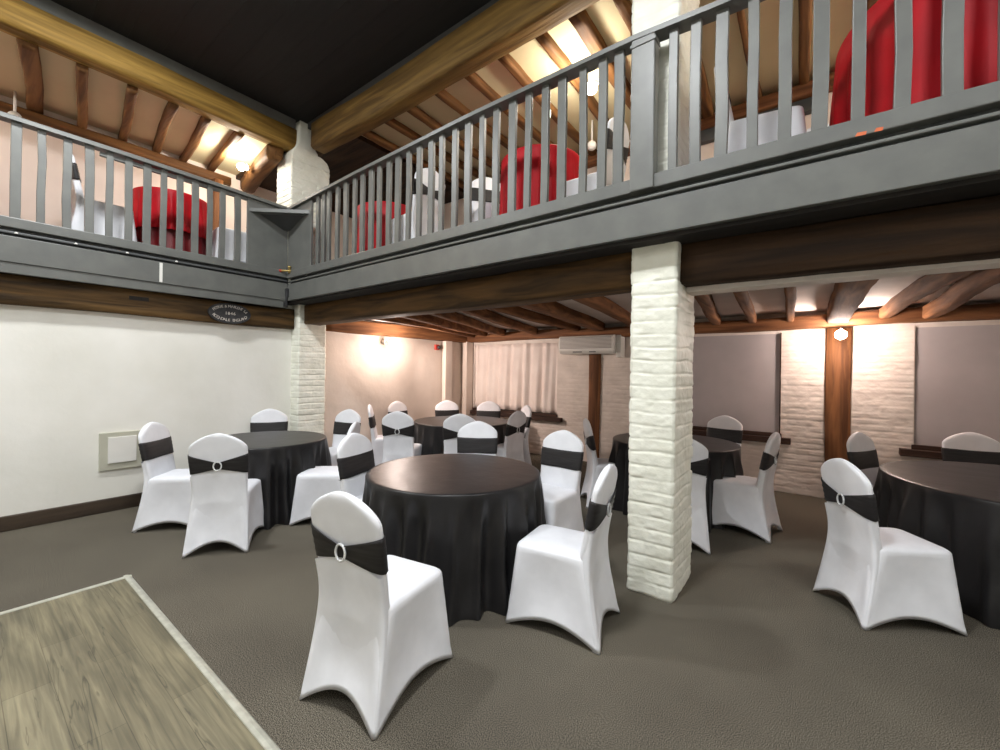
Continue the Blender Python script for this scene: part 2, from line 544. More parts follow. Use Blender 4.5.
# pale boxed uprights in the far left corner of the low room
def upright(x0, x1, y0, y1, label):
    tag(MB().box(x0, x1, y0, y1, 0, 2.08).build('pipe_boxing', M['pink_plaster'], bevel=0.008), label, 'boxing')
upright(XL + 0.055, XL + 0.15, 5.72, 5.90, 'narrow pale boxed upright on the left wall near the far corner')
upright(-5.74, -5.62, 6.28, 6.47, 'pale boxed upright beside the curtained window in the far corner')

# plaster drape-like bulge beside the corner pillar (rough render of the old wall)
pk = MB()
pk.grid(lambda s, t: (XL + 0.03 + 0.018 * math.sin(s * 9 + t * 4) * math.sin(t * 7 + 1) + 0.02 * math.exp(-((s - 0.06) / 0.05) ** 2),
                      3.22 + s * (YB - 3.22), t * 2.07), 80, 40)
struct(pk.build('wall_left_low', M['pink_plaster'], smooth=True), 'rough rendered wall on the left of the low room behind the corner pillar')

# ================================================================ PILLARS
tag(brick_pillar_bm(-1.050, -0.745, 2.862, 3.36, 0.0, 2.38, 3, ch=0.088).build('brick_pillar', M['brick'], smooth=True),
    'white painted brick pillar standing on the carpet in the middle of the room', 'pillar', 'white brick pillars')
tag(brick_pillar_bm(-5.86, -5.60, 2.862, 3.26, 0.0, 2.36, 5).build('brick_pillar', M['brick'], smooth=True),
    'white brick corner pillar at the end of the white left wall below the plaque beam', 'pillar', 'white brick pillars')
tag(brick_pillar_bm(-1.06, -0.735, 2.83, 3.33, 2.62, 4.46, 7).build('brick_pillar', M['brick'], smooth=True),
    'white brick pillar behind the right balustrade beside its newel post', 'pillar', 'white brick pillars')
# upper corner pillar: brick block with a narrow neck between the two ochre beams
mb = brick_pillar_bm(-6.02, -5.60, 2.735, 3.28, 2.62, 4.34, 9)
def rrect_ring(x0, x1, y0, y1, z, r=0.03, n=4):
    out = []
    for cx, cy, a0 in ((x1 - r, y1 - r, 0), (x0 + r, y1 - r, 90), (x0 + r, y0 + r, 180), (x1 - r, y0 + r, 270)):
        for k in range(n + 1):
            a = math.radians(a0 + 90 * k / n)
            out.append((cx + r * math.cos(a), cy + r * math.sin(a), z))
    return out
def rect_ring(x0, x1, y0, y1, z):
    return [(x0, y0, z), (x1, y0, z), (x1, y1, z), (x0, y1, z)]
cor = [(-6.02, -5.60, 2.735, 3.28, 4.33), (-6.01, -5.598, 2.737, 3.27, 4.37), (-5.98, -5.59, 2.745, 3.24, 4.405), (-5.93, -5.58, 2.76, 3.18, 4.43),
       (-5.88, -5.57, 2.775, 3.10, 4.455), (-5.85, -5.56, 2.79, 3.05, 4.50), (-5.84, -5.55, 2.795, 3.03, 4.56), (-5.84, -5.55, 2.80, 3.03, 4.75)]
mb.loft([rrect_ring(*c) for c in cor])
mb.loft([rect_ring(-5.80, -5.58, 2.83, 3.0, 4.74), rect_ring(-5.80, -5.58, 2.83, 3.0, 4.83)])
tag(mb.build('brick_pillar', M['brick']), 'white brick pillar with a narrow neck in the corner where the two balustrades meet', 'pillar', 'white brick pillars')

# ================================================================ GALLERY EDGES
YA = 2.70    # face of right gallery
XB = -5.60   # face of left gallery
XE = 3.0

def sag(x):   # slight bow of the old right handrail
    pts = [(-5.6, 3.60), (-5.0, 3.635), (-4.0, 3.67), (-2.4, 3.705), (-1.0, 3.70), (-0.4, 3.66), (1.0, 3.64), (3.0, 3.63)]
    return float(np.interp(x, [p[0] for p in pts], [p[1] for p in pts]))

f1 = thing('gallery_fascia', 'grey painted fascia board along the edge of the right gallery', 'fascia', (0, YA, 2.39))
f1.location = (0, 0, 0)
MB().box(XB, XE, YA, YA + 0.05, 2.385, 2.60).build('board', M['grey'], f1, bevel=0.004)
MB().box(XB, XE, YA + 0.046, YA + 0.07, 2.60, 2.625).build('shadow_groove', M['grey_dark'], f1)  # darker grey puts the groove's shade into its colour
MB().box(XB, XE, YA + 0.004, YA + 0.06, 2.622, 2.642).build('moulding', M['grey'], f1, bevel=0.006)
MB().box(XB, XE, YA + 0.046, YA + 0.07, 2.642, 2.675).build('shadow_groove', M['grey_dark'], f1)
f2 = thing('gallery_fascia', 'grey painted fascia board along the edge of the left gallery', 'fascia')
MB().box(XB - 0.05, XB, YF, YA, 2.385, 2.61).build('board', M['grey'], f2, bevel=0.004)
MB().box(XB - 0.06, XB - 0.012, YF, YA, 2.29, 2.385).build('lower_board', M['grey'], f2, bevel=0.004)
MB().box(XB - 0.07, XB - 0.046, YF, YA, 2.61, 2.635).build('shadow_groove', M['grey_dark'], f2)  # groove shade is in the darker grey here too
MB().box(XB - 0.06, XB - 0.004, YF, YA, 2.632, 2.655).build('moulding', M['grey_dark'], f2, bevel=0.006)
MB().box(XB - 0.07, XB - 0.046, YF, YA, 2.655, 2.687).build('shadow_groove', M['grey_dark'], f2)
for y in (0.35, 0.72, 1.09, 1.5):
    MB().lathe([(0.012, -0.006), (0.012, 0.004), (0.006, 0.009)], (XB + 0.002, y, 2.643), 10).build('screw_head', M['white_plastic'], f2)

rnd = random.Random(4)
def baluster_bm(along, pos, wid, zb, zt, dep=0.032):
    m = MB()
    j = [rnd.uniform(-0.004, 0.004) for _ in range(4)]
    rings = []
    for k, z in enumerate((zb, zb + (zt - zb) * 0.33, zb + (zt - zb) * 0.66, zt)):
        c = pos + j[k]
        h = wid / 2
        if along == 'X':
            r = rect_ring(c - h, c + h, YA + 0.004, YA + 0.004 + dep, z)
        else:
            r = rect_ring(XB - 0.004 - dep, XB - 0.004, c - h, c + h, z)
        rings.append(r)
    return m.loft(rings)

ba = thing('balustrade', 'grey painted balustrade of the right gallery running from the corner over the pillar', 'balustrade', group='gallery balustrades')
r = [[(x, YA - 0.035, sag(x) - 0.045), (x, YA - 0.035, sag(x) - 0.012), (x, YA - 0.02, sag(x)), (x, YA + 0.06, sag(x)),
      (x, YA + 0.075, sag(x) - 0.012), (x, YA + 0.075, sag(x) - 0.045)] for x in np.linspace(XB, XE, 40)]
MB().loft(r).build('handrail', M['grey'], ba)
MB().box(XB, XE, YA - 0.012, YA + 0.055, 2.674, 2.765).build('bottom_rail', M['grey'], ba, bevel=0.006)
XA = [-4.886, -4.763, -4.644, -4.465, -4.299, -4.128, -3.983, -3.825, -3.69, -3.533, -3.388, -3.224, -3.072, -2.908, -2.77, -2.604,
      -2.446, -2.289, -2.14, -1.979, -1.826, -1.672, -1.525, -1.356, -1.21, -1.094, -0.741, -0.614, -0.473, -0.317, -0.164, -0.015,
      0.139, 0.296, 0.456, 0.62, 0.78, 0.94, 1.10]
for i, x in enumerate(XA):
    baluster_bm('X', x, (0.060, 0.068, 0.054)[i % 3], 2.755, sag(x) - 0.04).build('baluster', M['grey'], ba, bevel=0.004)
nw = MB().box(-0.999, -0.845, YA - 0.03, YA + 0.06, 2.672, 3.655)
nw.build('newel_post', M['grey'], ba, bevel=0.008)
MB().box(-1.005, -0.839, YA - 0.036, YA + 0.06, 3.60, 3.625).build('newel_cap', M['grey'], ba, bevel=0.004)
MB().box(XB, -5.02, YA + 0.0, YA + 0.03, 2.76, 3.60).build('corner_panel', M['grey'], ba, bevel=0.004)

bb = thing('balustrade', 'grey painted balustrade of the left gallery above the white wall', 'balustrade', group='gallery balustrades')
r = [[(XB + 0.035, y, z0 - 0.045), (XB + 0.035, y, z0 - 0.012), (XB + 0.02, y, z0), (XB - 0.06, y, z0), (XB - 0.075, y, z0 - 0.012), (XB - 0.075, y, z0 - 0.045)]
     for y, z0 in ((YF, 3.68), (0.25, 3.655), (1.1, 3.652), (2.0, 3.635), (YA, 3.61))]
MB().loft(r).build('handrail', M['grey'], bb)
MB().box(XB - 0.055, XB + 0.006, YF, YA, 2.685, 2.775).build('bottom_rail', M['grey'], bb, bevel=0.006)
MB().box(XB - 0.05, XB - 0.012, 0.88, YA, 3.550, 3.588).build('under_rail', M['grey'], bb, bevel=0.004)
YBs = [-0.34, -0.17, 0.0, 0.17, 0.342, 0.497, 0.658, 0.809, 0.952, 1.101, 1.244, 1.384, 1.528, 1.67, 1.812, 1.94, 2.103]
for i, y in enumerate(YBs):
    baluster_bm('Y', y, (0.060, 0.066, 0.054)[i % 3], 2.765, 3.615).build('baluster', M['grey'], bb, bevel=0.004)
MB().box(XB - 0.03, XB, 2.205, YA, 2.77, 3.60).build('corner_panel', M['grey'], bb, bevel=0.004)

# triangular shelf in the corner
sh = thing('corner_shelf', 'small triangular grey shelf fixed in the corner where the balustrades meet', 'shelf')
tri = [(XB + 0.001, YA - 0.001), (XB + 0.001, 2.225), (-5.06, YA - 0.001)]
MB().loft([[(a, b, 3.42) for a, b in tri], [(a, b, 3.462) for a, b in tri]]).build('shelf_board', M['grey'], sh)
tri2 = [(XB + 0.001, YA - 0.001), (XB + 0.001, 2.35), (-5.2, YA - 0.001)]
MB().loft([[(a, b, 3.30) for a, b in [(XB + 0.001, YA - 0.001), (XB + 0.001, 2.64), (XB + 0.06, YA - 0.001)]],
           [(a, b, 3.42) for a, b in tri2]]).build('bracket', M['grey_dark'], sh)
# small brass tap
tp = thing('drain_tap', 'small brass tap with a red handle on the corner of the gallery edge', 'tap', (-5.54, 2.66, 2.775))
MB().tube([(-0.05, -0.05, -0.01), (-0.01, -0.01, -0.01), (0.05, 0.03, -0.01)], 0.012).lathe([(0.014, -0.04), (0.014, 0.03), (0.02, 0.035), (0.02, 0.05)], (0.03, 0.02, 0.0), 12).build('tap_body', M['brass'], tp, smooth=True)
MB().tube([(-0.09, -0.07, -0.012), (-0.045, -0.05, -0.012)], 0.018).build('handle', M['red_paint'], tp, smooth=True)
# little white strip on left fascia, orange paint marks on the right rail
tag(MB().box(XB, XB + 0.006, 1.352, 1.378, 2.395, 2.60).build('cable_clip_strip', M['white_plastic']), 'short upright white strip fixed on the left gallery fascia', 'strip')
mk = thing('paint_mark', 'two small orange marks on the bottom rail of the right balustrade', 'mark')
for (a, b) in ((0.125, 0.165), (0.195, 0.225)):
    MB().add([(a, YA - 0.0125, 2.676), (b, YA - 0.0125, 2.673), (b + 0.004, YA - 0.0125, 2.690), (a + 0.008, YA - 0.0125, 2.693)], [(0, 1, 2, 3)]).build('mark', M['orange'], mk)
# dark hinge-like fitting under the corner
hg = MB()
hg.box(XB + 0.0, XB + 0.03, YA - 0.05, YA - 0.005, 2.30, 2.36).box(XB + 0.0, XB + 0.05, YA - 0.03, YA - 0.005, 2.44, 2.54)
hg.tube([(XB + 0.025, YA - 0.02, 2.54), (XB + 0.03, YA - 0.025, 2.42), (XB + 0.02, YA - 0.02, 2.30)], 0.012)
tag(hg.build('bracket', M['iron']), 'small dark metal bracket under the meeting corner of the two fascias', 'bracket')


# ================================================================ TIMBERS
def beam_bm(p0, p1, wid, hgt, seed=0, wob=0.012, n=18, rnd_c=0.015, up=(0, 0, 1), sagf=None):
    """rough squared timber from p0 to p1; p are at the centre of its underside"""
    rg = np.random.RandomState(seed)
    p0, p1 = Vector(p0), Vector(p1)
    d = (p1 - p0).normalized()
    upv = Vector(up)
    s = d.cross(upv).normalized()
    upv = s.cross(d).normalized()
    prof = []
    c = rnd_c
    h, b = wid / 2, hgt
    prof = [(-h + c, 0), (-h * 0.3, 0), (h * 0.3, 0), (h - c, 0), (h, c), (h, b * 0.35), (h, b * 0.7), (h, b - c), (h - c, b), (-h + c, b), (-h, b - c), (-h, b * 0.7), (-h, b * 0.35), (-h, c)]
    ph = rg.rand(len(prof), 3) * 6.28
    rings = []
    off = rg.rand(4) * 6.28
    for i in range(n + 1):
        t = i / n
        q = p0 + (p1 - p0) * t
        L = (p1 - p0).length * t
        sx = wob * (math.sin(L * 1.3 + off[0]) + 0.5 * math.sin(L * 3.1 + off[1]))
        sz = wob * (math.sin(L * 1.1 + off[2]) + 0.5 * math.sin(L * 2.7 + off[3]))
        if sagf:
            sz += sagf(t)
        ring = []
        for k, (a, z) in enumerate(prof):
            da = 0.14 * wob * (math.sin(L * 6 + ph[k, 0]) + math.sin(L * 13 + ph[k, 1]))
            dz = 0.14 * wob * (math.sin(L * 7 + ph[k, 2]) + math.sin(L * 15 + ph[k, 1]))
            ring.append(tuple(q + s * (a + sx + da) + upv * (z + sz + dz)))
        rings.append(ring)
    return MB().loft(rings)


# under the galleries
tag(beam_bm((-5.6, 3.06, 2.095), (-1.05, 3.06, 2.115), 0.24, 0.26, 1, 0.008, 40).build('timber_beam', M['beam_x'], smooth=True),
    'long brown oak beam under the right gallery left of the middle pillar', 'beam', 'beams under the galleries')
tag(beam_bm((-0.745, 3.06, 2.10), (XE, 3.06, 2.045), 0.24, 0.27, 2, 0.008, 30, sagf=lambda t: 0.012 * math.sin(t * 6)).build('timber_beam', M['dark_beam_x'], smooth=True),
    'dark brown oak beam under the right gallery right of the middle pillar', 'beam', 'beams under the galleries')
tag(MB().box(-0.74, XE, 3.08, 3.24, 2.06, 2.098).build('beam_lining', M['low_ceiling'], bevel=0.006), 'white painted strip along the underside of the dark beam right of the pillar', 'lining')
tag(beam_bm((-5.79, YF, 1.99), (-5.79, 2.86, 2.04), 0.16, 0.27, 3, 0.009, 50).build('timber_beam', M['beam_y'], smooth=True),
    'brown oak beam along the top of the white left wall carrying the oval plaque', 'beam', 'beams under the galleries')
sl = MB().box(-5.712, -5.700, 1.13, 1.29, 2.185, 2.225)  # solid black block stands in for the shade inside the slot
tag(sl.build('mortise_slot', M['black_gap']), 'short slot left of the oval plaque, its shade a black block on the beam', 'slot')
tag(beam_bm((-5.72, 3.27, 2.045), (-5.72, 6.4, 2.07), 0.16, 0.2, 4, 0.008, 26).build('timber_beam', M['joist'], smooth=True),
    'red brown timber along the top of the rendered left wall of the low room', 'beam', 'beams under the galleries')
tag(beam_bm((XL, 6.40, 2.065), (XR, 6.40, 2.09), 0.20, 0.15, 5, 0.012, 60).build('timber_beam', M['plate_x'], smooth=True),
    'long oak wall plate over the back windows of the low room', 'beam', 'beams under the galleries')
JO = [((0.22, 3.15), (0.17, 6.35), 0.20, 0.16, 2.13), ((0.74, 3.15), (0.56, 6.35), 0.11, 0.12, 2.15), ((0.97, 3.15), (0.92, 6.35), 0.12, 0.14, 2.13),
      ((-0.14, 3.15), (-0.31, 6.35), 0.08, 0.11, 2.17), ((-0.50, 3.2), (-0.69, 6.35), 0.09, 0.11, 2.17), ((-0.74, 3.2), (-1.13, 6.35), 0.11, 0.12, 2.16),
      ((-1.73, 3.15), (-2.16, 6.35), 0.13, 0.13, 2.16), ((-2.29, 3.15), (-2.81, 6.35), 0.16, 0.15, 2.15), ((-2.80, 3.15), (-3.2, 6.35), 0.09, 0.12, 2.17),
      ((-3.15, 3.15), (-4.05, 6.35), 0.11, 0.12, 2.16), ((-3.55, 3.15), (-4.75, 6.35), 0.10, 0.12, 2.16), ((-4.05, 3.15), (-5.2, 6.35), 0.10, 0.12, 2.16),
      ((-4.6, 3.15), (-5.5, 6.35), 0.10, 0.12, 2.16), ((1.5, 3.15), (1.5, 6.35), 0.12, 0.13, 2.14)]
JL = ['thick rough joist overhead in front of the wall lamp on the oak post', 'low ceiling joist second to the right of the wall lamp post', 'low ceiling joist at the right edge of the low room',
      'narrow low ceiling joist just left of the lamp post', 'low ceiling joist midway between the white pillar and the lamp post', 'low ceiling joist close against the right side of the white pillar',
      'low ceiling joist running in just left of the white pillar', 'broad low ceiling joist above the air conditioner', 'thin low ceiling joist left of the air conditioner',
      'low ceiling joist above the right half of the curtain', 'low ceiling joist above the left half of the curtain', 'low ceiling joist near the far left corner of the low room',
      'low ceiling joist nearest the lamp on the left wall', 'low ceiling joist beyond the right edge of the picture']
for i, (a, b, wd, hg_, z) in enumerate(JO):
    tag(beam_bm((*a, z), (*b, z), wd, hg_, 20 + i, 0.016 if i in (0, 1, 2) else 0.009, 22).build('ceiling_joist', M['joist'], smooth=True), JL[i], 'joist', 'joists of the low ceiling')

# upper wall plates beside the black ceiling
tag(beam_bm((-5.40, 3.0, 4.41), (XE, 3.0, 4.41), 0.22, 0.36, 6, 0.010, 40, rnd_c=0.03).build('timber_beam', M['ochre_x'], smooth=True),
    'ochre oak beam high along the edge of the black ceiling over the right gallery', 'beam', 'ochre beams round the black ceiling')
tag(beam_bm((-5.72, YF, 4.46), (-5.72, 2.80, 4.44), 0.22, 0.28, 7, 0.010, 40, rnd_c=0.03).build('timber_beam', M['ochre_y'], smooth=True),
    'ochre oak beam high along the edge of the black ceiling over the left gallery', 'beam', 'ochre beams round the black ceiling')
tag(MB().box(-5.55, XE, 2.92, 2.96, 4.74, 4.825).build('ceiling_edge_board', M['grey_dark']), 'grey edge board between the black ceiling and the right ochre beam', 'board', 'grey boards edging the black ceiling')
tag(MB().box(-5.66, -5.62, YF, 2.79, 4.70, 4.825).build('ceiling_edge_board', M['grey']), 'grey edge board between the black ceiling and the left ochre beam', 'board', 'grey boards edging the black ceiling')

# rafters
YR = [-0.35, 0.02, 0.42, 0.80, 1.18, 1.53, 1.84, 2.19]
RL = ['left gallery rafter outside the left edge of the picture', 'left gallery rafter beyond the left edge', 'leftmost curved rafter over the left gallery', 'second rafter from the left over the left gallery',
      'third rafter from the left over the left gallery', 'fourth rafter from the left over the left gallery', 'rafter two bays left of the lamp over the left gallery', 'rafter just left of the lamp over the left gallery']
for i, y in enumerate(YR):
    b = beam_bm((-5.80, y - 0.01, ZC - 0.095), (XU, y + 0.16, ZC - 0.095), (0.13 if i == 2 else 0.085), 0.09, 40 + i, 0.014, 16)
    tag(b.build('rafter', M['rafter_x'], smooth=True), RL[i], 'rafter', 'rafters over the left gallery')
XRf = [(-4.54, 'nearest the corner pillar'), (-4.115, 'second from the corner pillar'), (-3.725, 'third from the corner pillar'), (-3.265, 'fourth from the corner pillar'),
       (-2.825, 'fifth from the corner pillar'), (-2.417, 'sixth from the corner pillar'), (-1.98, 'with a bend, left of the bright lamp'), (-1.63, 'thick and straight, above the bright lamp'),
       (-1.30, 'close against the left of the upper brick pillar'), (-0.92, 'broad, just right of the upper brick pillar'), (-0.525, 'thin, second to the right of the upper brick pillar'),
       (-0.12, 'third to the right of the upper brick pillar'), (0.3, 'above the large red table'), (0.72, 'right of the large red table')]
for i, (x, t) in enumerate(XRf):
    wd = {7: 0.13, 9: 0.12, 10: 0.05}.get(i, 0.085)
    b = beam_bm((x, 3.1, ZC - 0.095), (x - (0.12 if i in (6, 9) else 0.02), YU, ZC - 0.095), wd, 0.09, 60 + i, 0.012 if i != 6 else 0.022, 16)
    tag(b.build('rafter', M['rafter_y'], smooth=True), 'right gallery rafter ' + t, 'rafter', 'rafters over the right gallery')
tag(beam_bm((XU + 0.05, YF, 4.28), (XU + 0.05, 2.6, 4.28), 0.10, 0.12, 80, 0.008, 30).build('timber_beam', M['rafter_y'], smooth=True), 'slim wall plate at the back of the left gallery ceiling', 'beam', 'wall plates of the galleries')
tag(beam_bm((-4.7, YU - 0.06, 4.30), (XR, YU - 0.06, 4.30), 0.12, 0.14, 81, 0.010, 40).build('timber_beam', M['plate_x'], smooth=True), 'wall plate at the back of the right gallery ceiling', 'beam', 'wall plates of the galleries')
tag(MB().box(-1.3, 0.0, YU - 0.09, YU - 0.01, 4.16, 4.29).build('dark_ledge', M['grey_dark']), 'dark grey ledge under the wall plate right of the upper pillar', 'ledge')
tag(beam_bm((-5.75, 2.60, 4.24), (-7.15, 2.82, 4.22), 0.20, 0.20, 82, 0.022, 18, rnd_c=0.04).build('tie_beam', M['rafter_x'], smooth=True), 'rough oak tie beam from the corner pillar to the wall behind the lamp', 'beam')
tag(beam_bm((-1.15, 3.35, 4.24), (-1.75, 5.2, 4.22), 0.20, 0.20, 83, 0.02, 18, rnd_c=0.04).build('tie_beam', M['rafter_y'], smooth=True), 'rough oak tie beam behind the upper pillar lit by the bright gallery lamp', 'beam')
tag(beam_bm((XU + 0.06, 2.42, ZG), (XU + 0.06, 2.42, 4.3), 0.12, 0.09, 84, 0.006, 12, up=(1, 0, 0)).build('timber_post', M['post'], smooth=True), 'slim orange brown post against the wall beside the corner panel', 'post')

# posts of the low room
tag(beam_bm((0.183, 6.59, 0), (0.183, 6.59, 2.08), 0.245, 0.13, 85, 0.006, 18, up=(0, -1, 0)).build('timber_post', M['post'], smooth=True),
    'oak post between the brick piers under the wall lamp on the right', 'post', 'oak posts of the low room')
tag(beam_bm((-2.97, 6.58, 0), (-2.97, 6.58, 2.08), 0.20, 0.12, 86, 0.006, 18, up=(0, -1, 0)).build('timber_post', M['post'], smooth=True),
    'oak post on the back wall under the air conditioner', 'post', 'oak posts of the low room')


# ================================================================ LAMPS
def wall_lamp(loc, out, label, gmat, power, col, group, r=0.055, aim=None):
    t = thing('wall_lamp', label, 'lamp', loc, 0, group)
    ox, oy = out
    b = Vector((-ox * 0.28, -oy * 0.28, 0.03)) if r > 0.0545 and loc[2] < 3 else Vector((-ox * 0.09, -oy * 0.09, 0.03))
    m = MB()
    m.tube([b * 0.98, b * 0.80], 0.045, 16)
    m.tube([b * 0.85, b * 0.45 + Vector((0, 0, 0.03)), Vector((0, 0, r + 0.012))], 0.010, 8)
    m.build('bracket', M['white_plastic'], t, smooth=True)
    g = MB().lathe([(r * math.sin(PI * k / 12) + 0.0005, -r * math.cos(PI * k / 12)) for k in range(13)], (0, 0, 0), 20)
    g.build('bulb', gmat, t, smooth=True)
    if aim:
        light('added_spot', 'SPOT', (ox * 0.09, oy * 0.09, 0.0), aim[1], col, 0.05, target=Vector(aim[0]) - Vector(loc) + Vector((ox * 0.09, oy * 0.09, 0)), parent=t, spot=math.radians(110))  # extra spot added to brighten what the bulb leaves dim
    light('lamp_light', 'POINT', (ox * 0.09, oy * 0.09, 0.0), power, col, 0.05, parent=t)
    return t


wall_lamp((-5.45, 4.36, 1.93), (1, 0), 'bright wall lamp on the rendered left wall of the low room', M['lamp_glass'], 40, WARM, 'lit wall lamps', aim=((-4.5, 6.5, 1.2), 110))
wall_lamp((0.19, 6.22, 1.975), (0, -1), 'bright wall lamp on top of the oak post between the right brick piers', M['lamp_glass'], 48, WARM, 'lit wall lamps')
wall_lamp((-6.42, 2.44, 4.28), (0, -1), 'bright lamp on the tie beam of the left gallery beside the corner pillar', M['lamp_glass_up'], 34, WARMUP, 'lit wall lamps', 0.05)
wall_lamp((-1.76, 3.68, 4.20), (-1, -0.3), 'bright lamp behind the right balustrade left of the upper pillar', M['lamp_glass_up'], 34, WARMUP, 'lit wall lamps', 0.055)
tag(MB().box(-2.40, -2.32, 3.86, 3.88, 4.22, 4.30).tube([(-2.36, 3.87, 4.29), (-2.36, 3.87, ZC)], 0.004, 6).build('exit_sign', M['green_glow']), 'tiny green glowing sign seen between the balusters of the right gallery', 'sign')
def ball(loc, label):
    tag(MB().lathe([(0.055 * math.sin(PI * k / 10) + 0.0005, -0.055 * math.cos(PI * k / 10)) for k in range(11)], loc, 18).tube([(loc[0], loc[1], loc[2] + 0.05), (loc[0], loc[1], ZC)], 0.012, 8).build('round_fitting', M['white_plastic'], smooth=True), label, 'light fitting', 'round white unlit fittings')
ball((-2.19, 4.62, 4.20), 'small round white fitting behind the balusters right of the middle red table')
ball((XU + 0.22, 0.42, 4.22), 'round white fitting on the gallery wall at the left edge')

# ================================================================ AIR CONDITIONER, SMALL WALL ITEMS
ac = thing('air_conditioner', 'white wall mounted air conditioner over the back window wall left of the pillar', 'air conditioner', (-3.0, 6.44, 1.80))
prof = [(0, 0.0), (-0.17, 0.0), (-0.215, 0.045), (-0.225, 0.10), (-0.225, 0.26), (-0.20, 0.29), (0, 0.30)]
MB().loft([[(x, y, z) for y, z in prof] for x in (-0.50, 0.46)]).build('housing', M['white_plastic'], ac, bevel=0.008)
gr = MB()
for k in range(9):
    z = 0.085 + k * 0.021
    gr.box(-0.47, 0.43, -0.231, -0.222, z, z + 0.013)
gr.build('grille', M['grey_plastic'], ac)
MB().box(-0.24, -0.08, -0.215, -0.20, 0.022, 0.036).box(0.05, 0.16, -0.215, -0.20, 0.022, 0.036).build('air_outlet', M['iron'], ac)
tag(MB().box(-2.53, -2.45, 6.30, 6.47, 1.74, 2.09).build('pipe_trunking', M['white_plastic'], bevel=0.008), 'short white upright trunking at the right end of the air conditioner', 'trunking')
al = thing('fire_alarm_point', 'small red and black alarm fitting on the left wall near the far corner', 'alarm', (XL + 0.06, 5.57, 1.93))
MB().box(-0.02, 0.02, -0.05, 0.05, -0.05, 0.05).build('back_box', M['red_paint'], al, bevel=0.006)
MB().lathe([(0.03, -0.03), (0.035, 0.0), (0.03, 0.03)], (0.03, 0.02, 0), 12).build('sounder', M['iron'], al, smooth=True)
ht = thing('wall_hatch', 'square beige access hatch set low in the white left wall', 'hatch', (XL, 1.135, 0.6))
MB().box(-0.01, 0.03, -0.205, 0.215, -0.175, 0.21).build('frame', M['panel_grey'], ht, bevel=0.006)
MB().box(0.03, 0.045, -0.142, 0.085, -0.105, 0.165).build('door', M['white_plastic'], ht, bevel=0.005)

# oval plaque with raised lettering
PLC = (-5.703, 2.065, 2.150)
pq = thing('oval_plaque', 'black oval cast plaque with worn white lettering on the beam below the left gallery', 'plaque', PLC)
RA, RB = 0.232, 0.124
def ell(a, b, x, n=56):
    return [(x, a * math.cos(2 * PI * k / n), b * math.sin(2 * PI * k / n)) for k in range(n)]
MB().loft([ell(RA, RB, -0.004), ell(RA, RB, 0.008), ell(RA - 0.006, RB - 0.006, 0.012)]).build('plate', M['iron'], pq)
rim = MB()
rim.loft([ell(RA - 0.002, RB - 0.002, 0.011), ell(RA - 0.004, RB - 0.004, 0.017), ell(RA - 0.012, RB - 0.012, 0.017), ell(RA - 0.014, RB - 0.014, 0.011)], False, False)
rim.build('rim', M['iron'], pq)
_fonts = {}
def glyph(ch):
    if ch not in _fonts:
        cu_ = bpy.data.curves.new('glyph', 'FONT')
        cu_.body = ch
        cu_.align_x = 'CENTER'
        cu_.align_y = 'CENTER'
        cu_.extrude = 0.06
        ob = bpy.data.objects.new('glyph', cu_)
        C.objects.link(ob)
        dg = bpy.context.evaluated_depsgraph_get()
        me = bpy.data.meshes.new_from_object(ob.evaluated_get(dg))
        vs_ = [v.co.copy() for v in me.vertices]
        fs_ = [tuple(p.vertices) for p in me.polygons]
        bpy.data.objects.remove(ob)
        bpy.data.curves.remove(cu_)
        bpy.data.meshes.remove(me)
        _fonts[ch] = (vs_, fs_)
    return _fonts[ch]
lt = MB()
def put(ch, y, z, ang, size):
    vs_, fs_ = glyph(ch)
    ca, sa = math.cos(ang), math.sin(ang)
    lt.add([(0.013 + v.z * size, y + size * (v.x * ca - v.y * sa), z + size * (v.x * sa + v.y * ca)) for v in vs_], fs_)
def arc_text(txt, top, size, a=0.188, b=0.083):
    n = len(txt)
    # even spacing along the ellipse arc
    th = np.linspace(0.09 * PI, 0.91 * PI, 300)
    if top:
        th = PI - th
    else:
        th = PI + th
    X = a * np.cos(th)
    Y = b * np.sin(th)
    s = np.concatenate([[0], np.cumsum(np.hypot(np.diff(X), np.diff(Y)))])
    for k, ch in enumerate(txt):
        if ch == ' ':
            continue
        q = s[-1] * (k + 0.5) / n
        x, y = np.interp(q, s, X), np.interp(q, s, Y)
        x2, y2 = np.interp(min(q + 0.004, s[-1]), s, X), np.interp(min(q + 0.004, s[-1]), s, Y)
        x1, y1 = np.interp(max(q - 0.004, 0), s, X), np.interp(max(q - 0.004, 0), s, Y)
        put(ch, x, y, math.atan2(y2 - y1, x2 - x1), size)
arc_text('PETRIE & McNAUGHT Ld', True, 0.044)
arc_text('ROCHDALE ENGLAND', False, 0.046)
for k, ch in enumerate('1846'):
    put(ch, (k - 1.5) * 0.030, -0.002, 0, 0.05)
lt.build('lettering', M['letters'], pq)

